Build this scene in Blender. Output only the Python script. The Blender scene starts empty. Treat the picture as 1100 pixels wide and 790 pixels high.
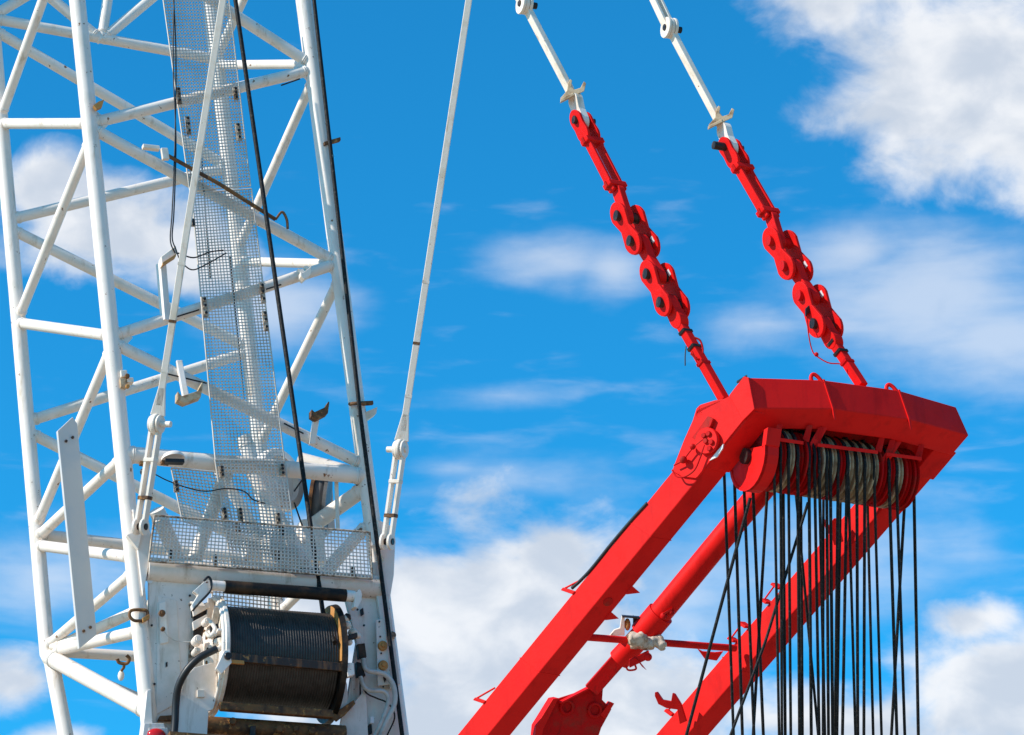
import bpy, math, random
from mathutils import Vector, Euler
random.seed(11)
V = Vector
C = bpy.context.scene.collection
R = math.radians

# ------------------------------------------------------------------ camera
F = 3119.0                                   # focal length in photo pixels (photo is 1100 x 790)
PITCH = 20.0
CAM = V((0, 0, 1.7))
cd = bpy.data.cameras.new('camera'); cam = bpy.data.objects.new('camera', cd); C.objects.link(cam)
cam.location = CAM; cam.rotation_euler = (R(90 + PITCH), 0, 0)
cd.sensor_width = 36; cd.lens = 36 * F / 1100; cd.clip_start = .1; cd.clip_end = 6000
bpy.context.scene.camera = cam
RIGHT = V((1, 0, 0)); UP = V((0, -math.sin(R(PITCH)), math.cos(R(PITCH)))); FWD = V((0, math.cos(R(PITCH)), math.sin(R(PITCH))))
def ray(px, py): return FWD + RIGHT * ((px - 550) / F) + UP * ((395 - py) / F)
def P(px, py, d): return CAM + ray(px, py) * d

# ------------------------------------------------------------------ sun, sky, exposure
SUN = V((-0.80, -0.31, 0.56)).normalized()   # direction towards the sun
sl = bpy.data.lights.new('sun', 'SUN'); sl.energy = 5.0; sl.angle = R(.5); sl.color = (1, .935, .84)
so = bpy.data.objects.new('sun', sl); C.objects.link(so); so.rotation_euler = SUN.to_track_quat('Z', 'Y').to_euler(); so.location = (-30, -10, 60)
sc = bpy.context.scene
sc.view_settings.view_transform = 'Standard'; sc.view_settings.look = 'None'; sc.view_settings.exposure = 0.12; sc.view_settings.gamma = 1
sc.view_settings.use_curve_mapping = False
SKY_STRENGTH = .1
w = bpy.data.worlds.new('World'); sc.world = w; w.use_nodes = True
nt = w.node_tree; nt.nodes.clear()
def nd(t, **k):
    n = nt.nodes.new(t)
    for a, b in k.items(): setattr(n, a, b)
    return n
def lk(a, b): nt.links.new(a, b)
def mth(op, a, b=None, c=None, clamp=False):
    n = nd('ShaderNodeMath', operation=op, use_clamp=clamp)
    for i, v in enumerate((a, b, c)):
        if v is None: continue
        if isinstance(v, (int, float)): n.inputs[i].default_value = v
        else: lk(v, n.inputs[i])
    return n.outputs[0]
out = nd('ShaderNodeOutputWorld'); bg = nd('ShaderNodeBackground'); bg.inputs[1].default_value = SKY_STRENGTH; lk(bg.outputs[0], out.inputs[0])
tc = nd('ShaderNodeTexCoord'); DIR = tc.outputs['Generated']
sky = nd('ShaderNodeTexSky', sky_type='NISHITA', sun_disc=False)
sky.sun_elevation = math.asin(SUN.z); sky.sun_rotation = math.atan2(SUN.x, SUN.y); sky.air_density = 1.0; sky.dust_density = .3; sky.ozone_density = 2.0
hs = nd('ShaderNodeHueSaturation'); hs.inputs['Hue'].default_value = .492; hs.inputs['Saturation'].default_value = 1.0; hs.inputs['Value'].default_value = 1.5
lk(sky.outputs[0], hs.inputs['Color'])
tint = nd('ShaderNodeMix', data_type='RGBA', blend_type='MULTIPLY'); tint.inputs[0].default_value = 1
lk(hs.outputs[0], tint.inputs[6]); tint.inputs[7].default_value = (.085, .83, 1.25, 1)
# clouds: soft ellipses standing at given places of the sky, broken up by noise of the direction
ROT = (R(90 + PITCH), 0, 0)
def blob(px, py, sx, sy, wgt=1.0):
    m = nd('ShaderNodeMapping', vector_type='TEXTURE')
    d = ray(px, py).normalized(); m.inputs['Location'].default_value = d; m.inputs['Rotation'].default_value = ROT
    m.inputs['Scale'].default_value = (sx / F, sy / F, .25)
    lk(DIR, m.inputs['Vector'])
    ln = nd('ShaderNodeVectorMath', operation='LENGTH'); lk(m.outputs[0], ln.inputs[0])
    g = mth('SUBTRACT', 1.0, ln.outputs['Value'])          # 1 in the middle, 0 on the rim, falling on outside
    g = mth('MAXIMUM', g, -1.5)
    return mth('ADD', g, wgt - 1.0)
BL = [(1000, 70, 185, 150, 1.0), (1070, 130, 150, 130, 1.0), (890, 10, 110, 80, .8), (960, -30, 200, 80, .95),
      (120, 250, 150, 85, 1.0), (50, 205, 85, 65, .95), (200, 290, 110, 60, .8),
      (560, 670, 190, 150, 1.15), (470, 640, 120, 110, .95), (590, 600, 110, 75, 1.0), (640, 760, 210, 130, 1.05), (500, 800, 280, 150, 1.1),
      (1070, 745, 150, 95, 1.05), (1045, 665, 75, 42, .95), (900, 770, 240, 75, .85),
      (5, 735, 65, 50, .95), (60, 800, 90, 40, .8), (310, 640, 180, 140, .9)]
BT = [(1000, 320, 190, 110, 1.05), (1075, 370, 150, 90, 1.0), (920, 270, 120, 60, .9), (600, 280, 170, 60, .75), (660, 290, 65, 50, .95), (800, 350, 150, 70, .6), (540, 425, 260, 45, .5), (480, 505, 150, 40, .55),
      (560, 520, 420, 110, .5), (900, 600, 330, 140, .7), (720, 640, 260, 120, .9), (300, 330, 140, 70, .9), (60, 620, 200, 90, .8)]
def union(lst):
    acc = None
    for b in lst:
        g = blob(*b)
        acc = g if acc is None else mth('SMOOTH_MAX', acc, g, .12)
    return acc
acc = union(BL); acc = mth('MINIMUM', acc, mth('MULTIPLY', acc, 2.6)); accT = union(BT)
def noise(scale, detail, rough, seed, stretch=(1, 1, 1)):
    m = nd('ShaderNodeMapping'); m.inputs['Location'].default_value = (seed, seed * .7, seed * 1.3); m.inputs['Scale'].default_value = stretch
    lk(DIR, m.inputs[0])
    n = nd('ShaderNodeTexNoise'); n.inputs['Scale'].default_value = scale; n.inputs['Detail'].default_value = detail; n.inputs['Roughness'].default_value = rough
    n.inputs['Distortion'].default_value = .25
    lk(m.outputs[0], n.inputs['Vector']); return n.outputs[0]
n1 = noise(26, 9, .55, 3.1, (1, 1, 1.5)); n2 = noise(9, 4, .5, 8.3); n3 = noise(34, 6, .5, 5.2, (1, 1, 1.4))
nz = noise(30, 7, .5, 1.7, (1, 1, 4.5))
gen = mth('MULTIPLY_ADD', n2, 3.2, -1.85)                  # other clouds all round the sky
far_ = nd('ShaderNodeVectorMath', operation='DOT_PRODUCT'); lk(DIR, far_.inputs[0]); far_.inputs[1].default_value = FWD
away = mth('MULTIPLY_ADD', far_.outputs['Value'], -6.0, 5.3, True)
gen = mth('ADD', mth('MULTIPLY', mth('MAXIMUM', gen, 0.0), away), mth('MULTIPLY_ADD', away, 1.5, -1.5))
acc = mth('MAXIMUM', acc, gen)
def smooth(v, lo, hi, top):
    r = nd('ShaderNodeMapRange', interpolation_type='SMOOTHSTEP'); lk(v, r.inputs[0]); r.inputs[1].default_value = lo; r.inputs[2].default_value = hi; r.inputs[4].default_value = top; return r.outputs[0]
thick = smooth(mth('ADD', acc, mth('MULTIPLY_ADD', n1, 1.7, -.85)), .06, .68, .94)
thin = smooth(mth('ADD', accT, mth('ADD', mth('MULTIPLY_ADD', n1, .7, -.35), mth('MULTIPLY_ADD', nz, .6, -.3))), .0, 1.0, .54)
veil = smooth(mth('ADD', nz, mth('MULTIPLY', accT, .14)), .48, .9, .24)
cov = mth('MAXIMUM', thick, mth('MAXIMUM', thin, veil))
ccol = nd('ShaderNodeMix', data_type='RGBA'); 
shade = nd('ShaderNodeMapRange', interpolation_type='SMOOTHSTEP'); lk(mth('ADD', n3, mth('MULTIPLY', acc, -.12)), shade.inputs[0]); shade.inputs[1].default_value = .28; shade.inputs[2].default_value = .62
lk(shade.outputs[0], ccol.inputs[0])
k = 1 / SKY_STRENGTH
ccol.inputs[6].default_value = (.58 * k, .64 * k, .73 * k, 1); ccol.inputs[7].default_value = (.88 * k, .89 * k, .91 * k, 1)
mix = nd('ShaderNodeMix', data_type='RGBA'); lk(cov, mix.inputs[0]); lk(tint.outputs[2], mix.inputs[6]); lk(ccol.outputs[2], mix.inputs[7])
lk(mix.outputs[2], bg.inputs[0])

# ------------------------------------------------------------------ materials
def material(name, base, rough=.45, metal=0.0, var=None, var_scale=3.0, var_lo=.5, var_hi=.72, spots=None, spot_scale=14, spot_lo=.66, spot_hi=.7, bump=.0, bump_scale=40, coat=0, spec=.4, runs=None, runs_scale=4, runs_lo=.55, runs_hi=.75):
    m = bpy.data.materials.new(name); m.use_nodes = True
    t = m.node_tree; p = t.nodes['Principled BSDF']
    p.inputs['Roughness'].default_value = rough; p.inputs['Specular IOR Level'].default_value = spec; p.inputs['Metallic'].default_value = metal
    if coat: p.inputs['Coat Weight'].default_value = coat; p.inputs['Coat Roughness'].default_value = .25
    tcn = t.nodes.new('ShaderNodeTexCoord'); oi = t.nodes.new('ShaderNodeObjectInfo')
    ad = t.nodes.new('ShaderNodeVectorMath'); ad.operation = 'MULTIPLY_ADD'
    t.links.new(oi.outputs['Random'], ad.inputs[0]); ad.inputs[1].default_value = (37, 53, 71); t.links.new(tcn.outputs['Object'], ad.inputs[2])
    vec = ad.outputs[0]
    def nse(scale, detail=5):
        n = t.nodes.new('ShaderNodeTexNoise'); n.inputs['Scale'].default_value = scale; n.inputs['Detail'].default_value = detail; n.inputs['Roughness'].default_value = .6
        t.links.new(vec, n.inputs['Vector']); return n.outputs[0]
    def ramp(src, lo, hi):
        r = t.nodes.new('ShaderNodeMapRange'); t.links.new(src, r.inputs[0]); r.inputs[1].default_value = lo; r.inputs[2].default_value = hi; return r.outputs[0]
    col = None
    def mixc(fac, a, b):
        x = t.nodes.new('ShaderNodeMix'); x.data_type = 'RGBA'; t.links.new(fac, x.inputs[0])
        if isinstance(a, tuple): x.inputs[6].default_value = (*a, 1)
        else: t.links.new(a, x.inputs[6])
        x.inputs[7].default_value = (*b, 1); return x.outputs[2]
    col = base
    if var: col = mixc(ramp(nse(var_scale), var_lo, var_hi), col, var)
    if runs:
        mp = t.nodes.new('ShaderNodeMapping'); mp.inputs['Scale'].default_value = (1, 1, .16); t.links.new(vec, mp.inputs[0])
        rn = t.nodes.new('ShaderNodeTexNoise'); rn.inputs['Scale'].default_value = runs_scale; rn.inputs['Detail'].default_value = 7; rn.inputs['Roughness'].default_value = .65
        t.links.new(mp.outputs[0], rn.inputs['Vector']); col = mixc(ramp(rn.outputs[0], runs_lo, runs_hi), col, runs)
    if spots:
        s = ramp(nse(spot_scale, 6), spot_lo, spot_hi); col = mixc(s, col, spots)
    if isinstance(col, tuple): p.inputs['Base Color'].default_value = (*col, 1)
    else: t.links.new(col, p.inputs['Base Color'])
    rr = t.nodes.new('ShaderNodeMapRange'); t.links.new(nse(var_scale * 2.3), rr.inputs[0]); rr.inputs[1].default_value = .3; rr.inputs[2].default_value = .7
    rr.inputs[3].default_value = max(.05, rough - .1); rr.inputs[4].default_value = min(1, rough + .12); t.links.new(rr.outputs[0], p.inputs['Roughness'])
    if bump:
        bn = t.nodes.new('ShaderNodeBump'); bn.inputs['Strength'].default_value = bump; bn.inputs['Distance'].default_value = .01
        t.links.new(nse(bump_scale, 3), bn.inputs['Height']); t.links.new(bn.outputs[0], p.inputs['Normal'])
    return m
RUST = (.22, .085, .025)
WHITE = material('white_paint', (.85, .75, .665), .42, runs=(.50, .38, .25), runs_scale=7, runs_lo=.57, runs_hi=.78, var=(.66, .60, .50), var_scale=2.2, var_lo=.52, var_hi=.8, spots=RUST, spot_scale=9, spot_lo=.665, spot_hi=.70, bump=.15, bump_scale=18)
PLATE = material('white_plate_paint', (.80, .70, .62), .5, runs=(.42, .32, .22), runs_scale=6, runs_lo=.54, runs_hi=.74, var=(.60, .53, .43), var_scale=2.2, var_lo=.46, var_hi=.75, spots=(.16, .10, .06), spot_scale=13, spot_lo=.665, spot_hi=.70, bump=.2, bump_scale=14)
CREAM = material('cream_paint', (.83, .72, .61), .45, runs=(.48, .30, .14), runs_scale=8, runs_lo=.58, runs_hi=.78, var=(.60, .45, .28), var_scale=3, var_lo=.52, var_hi=.85, spots=RUST, spot_scale=10, spot_lo=.68, spot_hi=.72, bump=.15, bump_scale=25)
STAIN = material('rust_stained_cream', (.58, .42, .26), .6, var=(.26, .13, .05), var_scale=7, var_lo=.45, var_hi=.65, bump=.3)
CLIP = material('weathered_clip', (.46, .38, .30), .6, var=(.16, .10, .06), var_scale=12, var_lo=.45, var_hi=.6)
PANEL = material('grey_panel_paint', (.62, .57, .53), .5, var=(.52, .52, .52), var_scale=1.5)
RED = material('red_paint', (.78, .011, .009), .5, runs=(.50, .006, .006), runs_scale=5, runs_lo=.52, runs_hi=.8, var=(.66, .006, .007), var_scale=1.8, var_lo=.45, var_hi=.8, spots=(.30, .012, .01), spot_scale=12, spot_lo=.735, spot_hi=.78, bump=.2, bump_scale=7, spec=.12)
REDD = material('worn_red_paint', (.55, .006, .007), .55, spec=.1, runs=(.12, .01, .01), runs_scale=6, runs_lo=.55, runs_hi=.75, var=(.35, .03, .02), var_scale=5, bump=.2, bump_scale=20)
ROPE = material('greased_wire_rope', (.006, .0055, .006), .6, 0, spec=.25, var=(.014, .011, .009), spots=(.05, .045, .04), spot_scale=26, spot_lo=.56, spot_hi=.66, var_scale=9, bump=.6, bump_scale=70)
COIL = material('coiled_wire_rope', (.055, .043, .035), .42, 0, spec=.35, var=(.028, .022, .018), var_scale=9, var_lo=.4, var_hi=.7, bump=.3, bump_scale=60)
BLACK = material('black_rubber_and_shade', (.012, .012, .014), .45, var=(.03, .03, .03))
DARK = material('dark_grease_and_shade', (.011, .008, .006), .5, spec=.25, var=(.09, .045, .02), var_scale=4, var_lo=.5, var_hi=.75, bump=.3)
PIN = material('dark_steel_and_shade', (.018, .015, .015), .45, .2, var=(.08, .04, .025), var_scale=9)
RUSTY = material('rusty_steel', (.22, .10, .035), .75, .1, var=(.07, .035, .02), var_scale=7, var_lo=.4, var_hi=.65, spots=(.42, .20, .06), spot_scale=11, spot_lo=.58, spot_hi=.66, bump=.5, bump_scale=30)
ORANGE = material('rust_primer', (.50, .23, .06), .65, var=(.26, .11, .03), var_scale=6, bump=.3)
GALV = material('galvanised_wire', (.68, .60, .52), .5, .25, var=(.50, .44, .36), var_scale=2)
STICK = material('white_sticker', (.75, .75, .75), .4)
HOSE = material('pale_hose', (.55, .53, .48), .5, var=(.36, .33, .28), var_scale=6)
LENS = material('red_lens', (.55, .01, .01), .12)
GREY = material('grey_drum_paint', (.14, .14, .145), .5, var=(.08, .075, .07), var_scale=3)
SHEAVE = material('worn_sheave_steel', (.58, .43, .27), .5, .0, var=(.22, .12, .06), var_scale=7, var_lo=.42, var_hi=.7, bump=.2)
TUB = material('oily_grime', (.012, .010, .008), .5, spec=.2)
TIE = material('rust_flecked_bar', (.035, .02, .013), .5, runs=(.20, .085, .03), runs_scale=9, runs_lo=.5, runs_hi=.65, spots=(.40, .18, .05), spot_scale=8, spot_lo=.62, spot_hi=.68, bump=.3)
CLOTH = material('cream_canvas', (.62, .50, .40), .85, var=(.30, .18, .10), var_scale=9, var_lo=.48, var_hi=.66, bump=.6, bump_scale=14)
GROUND = material('sandy_ground', (.42, .32, .21), .95, var=(.36, .27, .18), var_scale=.15)

# ------------------------------------------------------------------ mesh helper
ORG = {}
def basis(d):
    d = d.normalized(); a = V((0, 0, 1)) if abs(d.z) < .9 else V((1, 0, 0))
    u = d.cross(a).normalized(); return u, d.cross(u).normalized()
class MB:
    def __init__(s): s.v = []; s.f = []; s.sm = []
    def _add(s, vs, fs, smooth=False):
        o = len(s.v); s.v += [V(x) for x in vs]
        for f in fs: s.f.append([i + o for i in f]); s.sm.append(smooth)
        return s
    def path(s, pts, r, n=12, cap=True, r2=None):
        pts = [V(p) for p in pts]; m = len(pts)
        rs = r if isinstance(r, (list, tuple)) else [r] * m
        t0 = (pts[1] - pts[0]).normalized(); u, _ = basis(t0); vs = []; 
        for i, p in enumerate(pts):
            t = (pts[min(i + 1, m - 1)] - pts[max(i - 1, 0)]).normalized()
            u = (u - t * u.dot(t)).normalized(); b = t.cross(u)
            for k in range(n):
                a = 2 * math.pi * k / n; vs.append(p + (u * math.cos(a) + b * math.sin(a)) * rs[i])
        fs = [(i * n + k, i * n + (k + 1) % n, (i + 1) * n + (k + 1) % n, (i + 1) * n + k) for i in range(m - 1) for k in range(n)]
        s._add(vs, fs, True)
        if cap:
            s._add(vs[:n], [tuple(range(n))[::-1]]); s._add(vs[-n:], [tuple(range(n))])
        return s
    def tube(s, a, b, r, n=14): return s.path([a, b], r, n)
    def curve(s, pts, r, n=8, sub=6):            # smooth path through points
        pts = [V(p) for p in pts]; q = [pts[0] * 2 - pts[1]] + pts + [pts[-1] * 2 - pts[-2]]; o = []
        for i in range(1, len(q) - 2):
            for j in range(sub):
                t = j / sub; a, b, c, d = q[i - 1], q[i], q[i + 1], q[i + 2]
                o.append(.5 * ((2 * b) + (c - a) * t + (2 * a - 5 * b + 4 * c - d) * t * t + (3 * b - a - 3 * c + d) * t ** 3))
        o.append(pts[-1]); return s.path(o, r, n)
    def hexa(s, a, b):                            # a, b: matching rings of points
        n = len(a); vs = [V(x) for x in a] + [V(x) for x in b]
        fs = [tuple(range(n))[::-1], tuple(range(n, 2 * n))] + [(i, (i + 1) % n, n + (i + 1) % n, n + i) for i in range(n)]
        return s._add(vs, fs)
    def prism(s, pts, ext): return s.hexa([V(p) for p in pts], [V(p) + ext for p in pts])
    def bar(s, a, b, wdir, w, tdir, t):           # rectangular bar a->b
        wd = wdir.normalized() * w / 2; td = tdir.normalized() * t / 2
        return s.hexa([a + wd + td, a - wd + td, a - wd - td, a + wd - td], [b + wd + td, b - wd + td, b - wd - td, b + wd - td])
    def lathe(s, c, ax, prof, n=40, smooth=True):  # prof: (along, radius)
        ax = ax.normalized(); u, b = basis(ax); vs = []; m = len(prof)
        for t, r in prof:
            for k in range(n):
                a = 2 * math.pi * k / n; vs.append(c + ax * t + (u * math.cos(a) + b * math.sin(a)) * r)
        fs = [(i * n + k, i * n + (k + 1) % n, (i + 1) * n + (k + 1) % n, (i + 1) * n + k) for i in range(m - 1) for k in range(n)]
        s._add(vs, fs, smooth)
        if prof[0][1] > 1e-4: s._add(vs[:n], [tuple(range(n))])
        if prof[-1][1] > 1e-4: s._add(vs[-n:], [tuple(range(n))])
        return s
    def disc(s, c, ax, r, t, n=36): 
        e = min(t * .15, .01)
        return s.lathe(c, ax, [(-t / 2, r - e), (-t / 2 + e, r), (t / 2 - e, r), (t / 2, r - e)], n, False)
    def ring(s, c, ax, r, rr, n=24):
        u, b = basis(ax.normalized()); pts = [c + (u * math.cos(2 * math.pi * k / n) + b * math.sin(2 * math.pi * k / n)) * r for k in range(n + 1)]
        return s.path(pts, rr, 6, False)
    def ball(s, c, r, sq=(1, 1, 1), n=12):
        vs = []; fs = []
        for i in range(n // 2 + 1):
            th = math.pi * i / (n // 2)
            for k in range(n):
                a = 2 * math.pi * k / n; vs.append(c + V((math.sin(th) * math.cos(a) * sq[0], math.sin(th) * math.sin(a) * sq[1], math.cos(th) * sq[2])) * r)
        for i in range(n // 2):
            for k in range(n): fs.append((i * n + k, (i + 1) * n + k, (i + 1) * n + (k + 1) % n, i * n + (k + 1) % n))
        return s._add(vs, fs, True)
    def build(s, name, mat, parent=None, bevel=0, label=None):
        c = sum(s.v, V()) / len(s.v)
        me = bpy.data.meshes.new(name); me.from_pydata([x - c for x in s.v], [], s.f); me.update()
        import bmesh
        bm = bmesh.new(); bm.from_mesh(me); bmesh.ops.recalc_face_normals(bm, faces=bm.faces); bm.to_mesh(me); bm.free()
        me.polygons.foreach_set('use_smooth', s.sm)
        me.materials.append(mat)
        o = bpy.data.objects.new(name, me); C.objects.link(o)
        if parent: o.parent = parent; o.location = c - ORG[parent.name]
        else: o.location = c
        ORG[o.name] = c
        if bevel:
            b = o.modifiers.new('bevel', 'BEVEL'); b.width = bevel; b.segments = 2; b.limit_method = 'ANGLE'; b.angle_limit = R(40)
        if label: o['label'] = label
        return o
def tag(o, label, cat, group=None, kind=None):
    o['label'] = label; o['category'] = cat
    if group: o['group'] = group
    if kind: o['kind'] = kind
    return o
def thing(name, loc, label, cat, group=None):
    o = bpy.data.objects.new(name, None); C.objects.link(o); o.location = loc; o.empty_display_size = .2; ORG[o.name] = V(loc)
    return tag(o, label, cat, group)
def lerp(a, b, t): return a + (b - a) * t
class Plane:
    def __init__(s, p0, n): s.p = p0; s.n = n.normalized()
    def at(s, px, py, off=0.0):
        r = ray(px, py); t = ((s.p + s.n * off) - CAM).dot(s.n) / r.dot(s.n); return CAM + r * t

# ------------------------------------------------------------------ ground (below the picture)
g = MB(); S = 3000
g._add([(-S, -S, 0), (S, -S, 0), (S, S, 0), (-S, S, 0)], [(0, 1, 2, 3)])
go = g.build('ground', GROUND); go['kind'] = 'structure'; go['label'] = 'sandy ground of the construction yard'

# ------------------------------------------------------------------ white lattice boom
class Line:                                       # straight chord through two pixel / distance points
    def __init__(s, a, b): s.a = P(*a); s.b = P(*b)
    def y(s, py):                                 # point of the chord seen at photo row py
        # solve for the parameter whose projection has row py
        def row(t):
            q = lerp(s.a, s.b, t) - CAM; return 395 - F * q.dot(UP) / q.dot(FWD)
        lo, hi = -1.5, 2.5
        if row(lo) > row(hi): lo, hi = hi, lo
        for _ in range(50):
            m = (lo + hi) / 2
            if row(m) < py: lo = m
            else: hi = m
        return lerp(s.a, s.b, (lo + hi) / 2)
NL = Line((83, 0, 41.8), (158, 750, 38.4))
NR = Line((326, 0, 43.0), (405, 600, 40.3))
FL = Line((-10, 0, 43.7), (41, 590, 41.0))
FR = Line((226, 0, 44.9), (291, 590, 42.2))
U_ = (NL.y(0) - NL.y(750)).normalized()
LV = (NR.y(300) - NL.y(300)).normalized()
NV = LV.cross(U_).normalized()
if NV.dot(FWD) > 0: NV = -NV
REAR = Plane(NL.y(400), NV)
def rp(px, py, off=0.0): return REAR.at(px, py, off)
boom = thing('lattice_boom', NL.y(790), 'tall white tubular lattice crane boom with a mesh walkway up its face', 'crane boom')
RC = .118
def chord(l, y0, y1, name='chord'): return MB().tube(l.y(y0), l.y(y1), RC, 24)
chord(NL, -70, 850).build('chord', WHITE, boom)
chord(NR, -70, 850).build('chord', WHITE, boom)
MB().path([FL.y(-70), FL.y(400), FL.y(703), P(55.5, 712, 40.4), P(84, 860, 39.6)], .108, 20).build('chord', WHITE, boom)
chord(FR, -70, 720).build('chord', WHITE, boom)
def brace(a, b, r=.066, mat=WHITE, label=None):
    r *= 1.1
    b_ = MB().tube(a, b, r, 16); dd = (b - a).normalized(); ln = (b - a).length
    for e in (.125, .15): 
        for t_ in (e, ln - e): b_.lathe(a + dd * t_, dd, [(-.012, r), (-.006, r + .011), (.006, r + .011), (.012, r)], 16)
    return b_.build('brace', mat, boom)
def q(t, d): return P(t[0], t[1], d)
# rear face zig-zag
for a, b in (((NL, -100), (NR, 70)), ((NL, 133), (NR, 75)), ((NL, 137), (NR, 283)), ((NL, 362), (NR, 283)), ((NL, 368), (NR, 500)), ((NL, -95), (NR, -130))):
    brace(a[0].y(a[1]), b[0].y(b[1]), .076)
brace(NL.y(488), NR.y(512), .105)
# left and right side faces
for a, b, r in (((FL, 133), (NL, 133), .072), ((FL, 347), (NL, 361), .072), ((FL, 586), (NL, 599), .072), ((NL, -80), (FL, 126), .066), ((NL, 148), (FL, 343), .066), ((NL, 372), (FL, 566), .066),
                ((NL, 492), (FL, 578), .07), ((NL, 614), (FL, 695), .066)):
    brace(a[0].y(a[1]), b[0].y(b[1]), r)
for a, b in (((FR, 70), (NR, 69)), ((FR, 281), (NR, 284)), ((NR, 84), (FR, 268)), ((NR, 298), (FR, 478)), ((NR, -110), (FR, 62)), ((NR, 520), (FR, 600)), ((NR, 560), (FR, 660))):
    brace(a[0].y(a[1]), b[0].y(b[1]), .064)
# front face zig-zag and struts
mid = lerp(FL.y(22), FR.y(66), .48)
for a, b in ((FL.y(20), FR.y(64)), (FL.y(32), FR.y(180)), (FL.y(236), FR.y(180)), (FL.y(246), FR.y(374)), (FL.y(453), FR.y(378)), (FL.y(464), FR.y(596)), (FL.y(574), FR.y(604)),
             (mid, FL.y(-60)), (mid, lerp(FL.y(-90), FR.y(-60), .6)), (mid, FR.y(-50)), (FL.y(18), lerp(FL.y(-30), FR.y(-30), .35)), (FR.y(600), P(232, 500, 42.0))):
    brace(a, b, .074)
# foot section tubes
brace(P(53, 706, 40.4), NL.y(764), .105)
brace(P(57, 700, 40.4), P(262, 712, 41.0), .07)
brace(P(57, 697, 40.4), P(172, 645, 39.4), .07)
brace(P(60, 699, 40.4), NL.y(678), .075)
brace(P(57, 712, 40.4), P(262, 800, 41.0), .08)
# V bracing behind the wire guard
for a, b, r in (((168, 548, .1), (196, 612, -.3), .1), ((246, 500, -.15), (205, 612, -.3), .09), ((268, 500, -.6), (331, 616, -.3), .09), ((392, 566, -.1), (350, 616, -.3), .08), ((393, 524, -.1), (300, 590, -1.2), .1),
                ((300, 588, -1.6), (262, 470, -1.7), .1)):
    brace(rp(*a), rp(*b), r)
# gusset plates at the nodes of the near chords
for l, y in ((NL, 133), (NL, 365), (NR, 75), (NR, 283), (NR, 507)):
    c = l.y(y); s = 1 if l is NL else -1
    MB().prism([c + LV * s * .08 + U_ * .22, c + LV * s * .30 + U_ * .02, c + LV * s * .08 - U_ * .22], NV * .02).build('gusset', WHITE, boom)
# plank on the left side
pl = [(62, 463), (78, 448), (83, 455), (104, 682), (85, 697)]
pp = Plane(P(83, 570, 39.4), V((.44, -.9, -.05)))
MB().prism([pp.at(*x) for x in pl], pp.n * -.07).build('side_plank', PANEL, boom, .006)
for x, y in ((71, 474), (78, 470), (90, 678), (97, 674)): MB().disc(pp.at(x, y, .012), pp.n, .022, .03, 6).build('bolt', RUSTY if y > 600 else PIN, boom)
# ------------------------------------------------------------------ wire mesh walkway and guard
def grid(mb, a, b, c, d, nu, nv, r):              # a-b top edge, d-c bottom edge
    nrm = (b - a).cross(d - a).normalized()
    def bar(p, q_):
        t = (q_ - p).normalized(); s = t.cross(nrm).normalized() * r; n = nrm * r
        vs = [p + s + n, p - s + n, p - s - n, p + s - n, q_ + s + n, q_ - s + n, q_ - s - n, q_ + s - n]
        mb._add(vs, [(0, 1, 5, 4), (1, 2, 6, 5), (2, 3, 7, 6), (3, 0, 4, 7)])
    for i in range(nu + 1): bar(lerp(a, b, i / nu), lerp(d, c, i / nu))
    for j in range(nv + 1): bar(lerp(a, d, j / nv), lerp(b, c, j / nv))
def panel(pix, off, nu, nv, r, name='walkway_mesh', frame=.012, ext=None):
    pts = [rp(x, y, off) for x, y in pix]
    mb = MB(); grid(mb, *pts, nu, nv, r * .86); o = mb.build(name, GALV, boom)
    fr = MB()
    for i in range(4): fr.path([pts[i], pts[(i + 1) % 4]], frame, 4)
    fr.build('mesh_frame', CLIP if name == 'guard_mesh' else GALV, o); return o
M1 = panel([(172, -25), (243, -25), (269, 200), (204, 205)], .16, 21, 68, .0075)
M2 = panel([(206, 208), (270, 203), (306, 500), (232, 500)], .17, 20, 90, .0070)
M3 = panel([(231, 494), (306, 496), (322, 620), (249, 612)], .20, 19, 34, .0085)
M4 = panel([(184, 503), (240, 508), (252, 575), (196, 560)], .10, 15, 18, .0075)
TR = panel([(166, 554), (397, 572), (400, 622), (160, 603)], .30, 60, 13, .0078, 'guard_mesh', .016)
PB = panel([(228, 600), (300, 608), (300, 672), (228, 664)], -1.0, 18, 16, .0078, 'inner_guard_mesh')
# the second layer of the walkway: dark stringers under the mesh
for pa, pb, m in (((215, 150), (226, 300), M1), ((247, 275), (262, 430), M2)):
    MB().path([rp(*pa, .1), rp(*pb, .1)], .012, 5).build('mesh_rod', PIN, m)
# hinge clips on the mesh edges
def clip(px, py, h, m, par):
    b = MB(); c = rp(px, py, .23)
    b.bar(c + U_ * h / 2, c - U_ * h / 2, LV, .07, NV, .03)
    for t in (-.32, 0, .32): b.disc(c + U_ * h * t + NV * .02, NV, .024, .03, 8)
    b.build('hinge_clip', CLIP, par, .003)
    for t in (-.32, .05, .36): MB().disc(c + U_ * h * t + NV * .035, NV, .022, .02, 7).build('hinge_bolt', PIN, par)
for x, y, h, p_ in ((192, 103, .26, M1), (202, 135, .28, M1), (253, 101, .2, M1), (256, 142, .28, M1), (220, 330, .3, M2), (282, 315, .3, M2), (285, 345, .3, M2), (207, 240, .1, M2), (238, 507, .16, M3), (303, 505, .16, M3), (241, 552, .16, M3), (258, 553, .18, M3), (299, 560, .24, M3), (189, 523, .16, M4)):
    clip(x, y, h, CREAM, p_)
for x, y in ((183, 597), (231, 602), (255, 566), (303, 572), (379, 615), (298, 597)):
    clip(x, y, .14, CREAM, TR)
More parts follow.
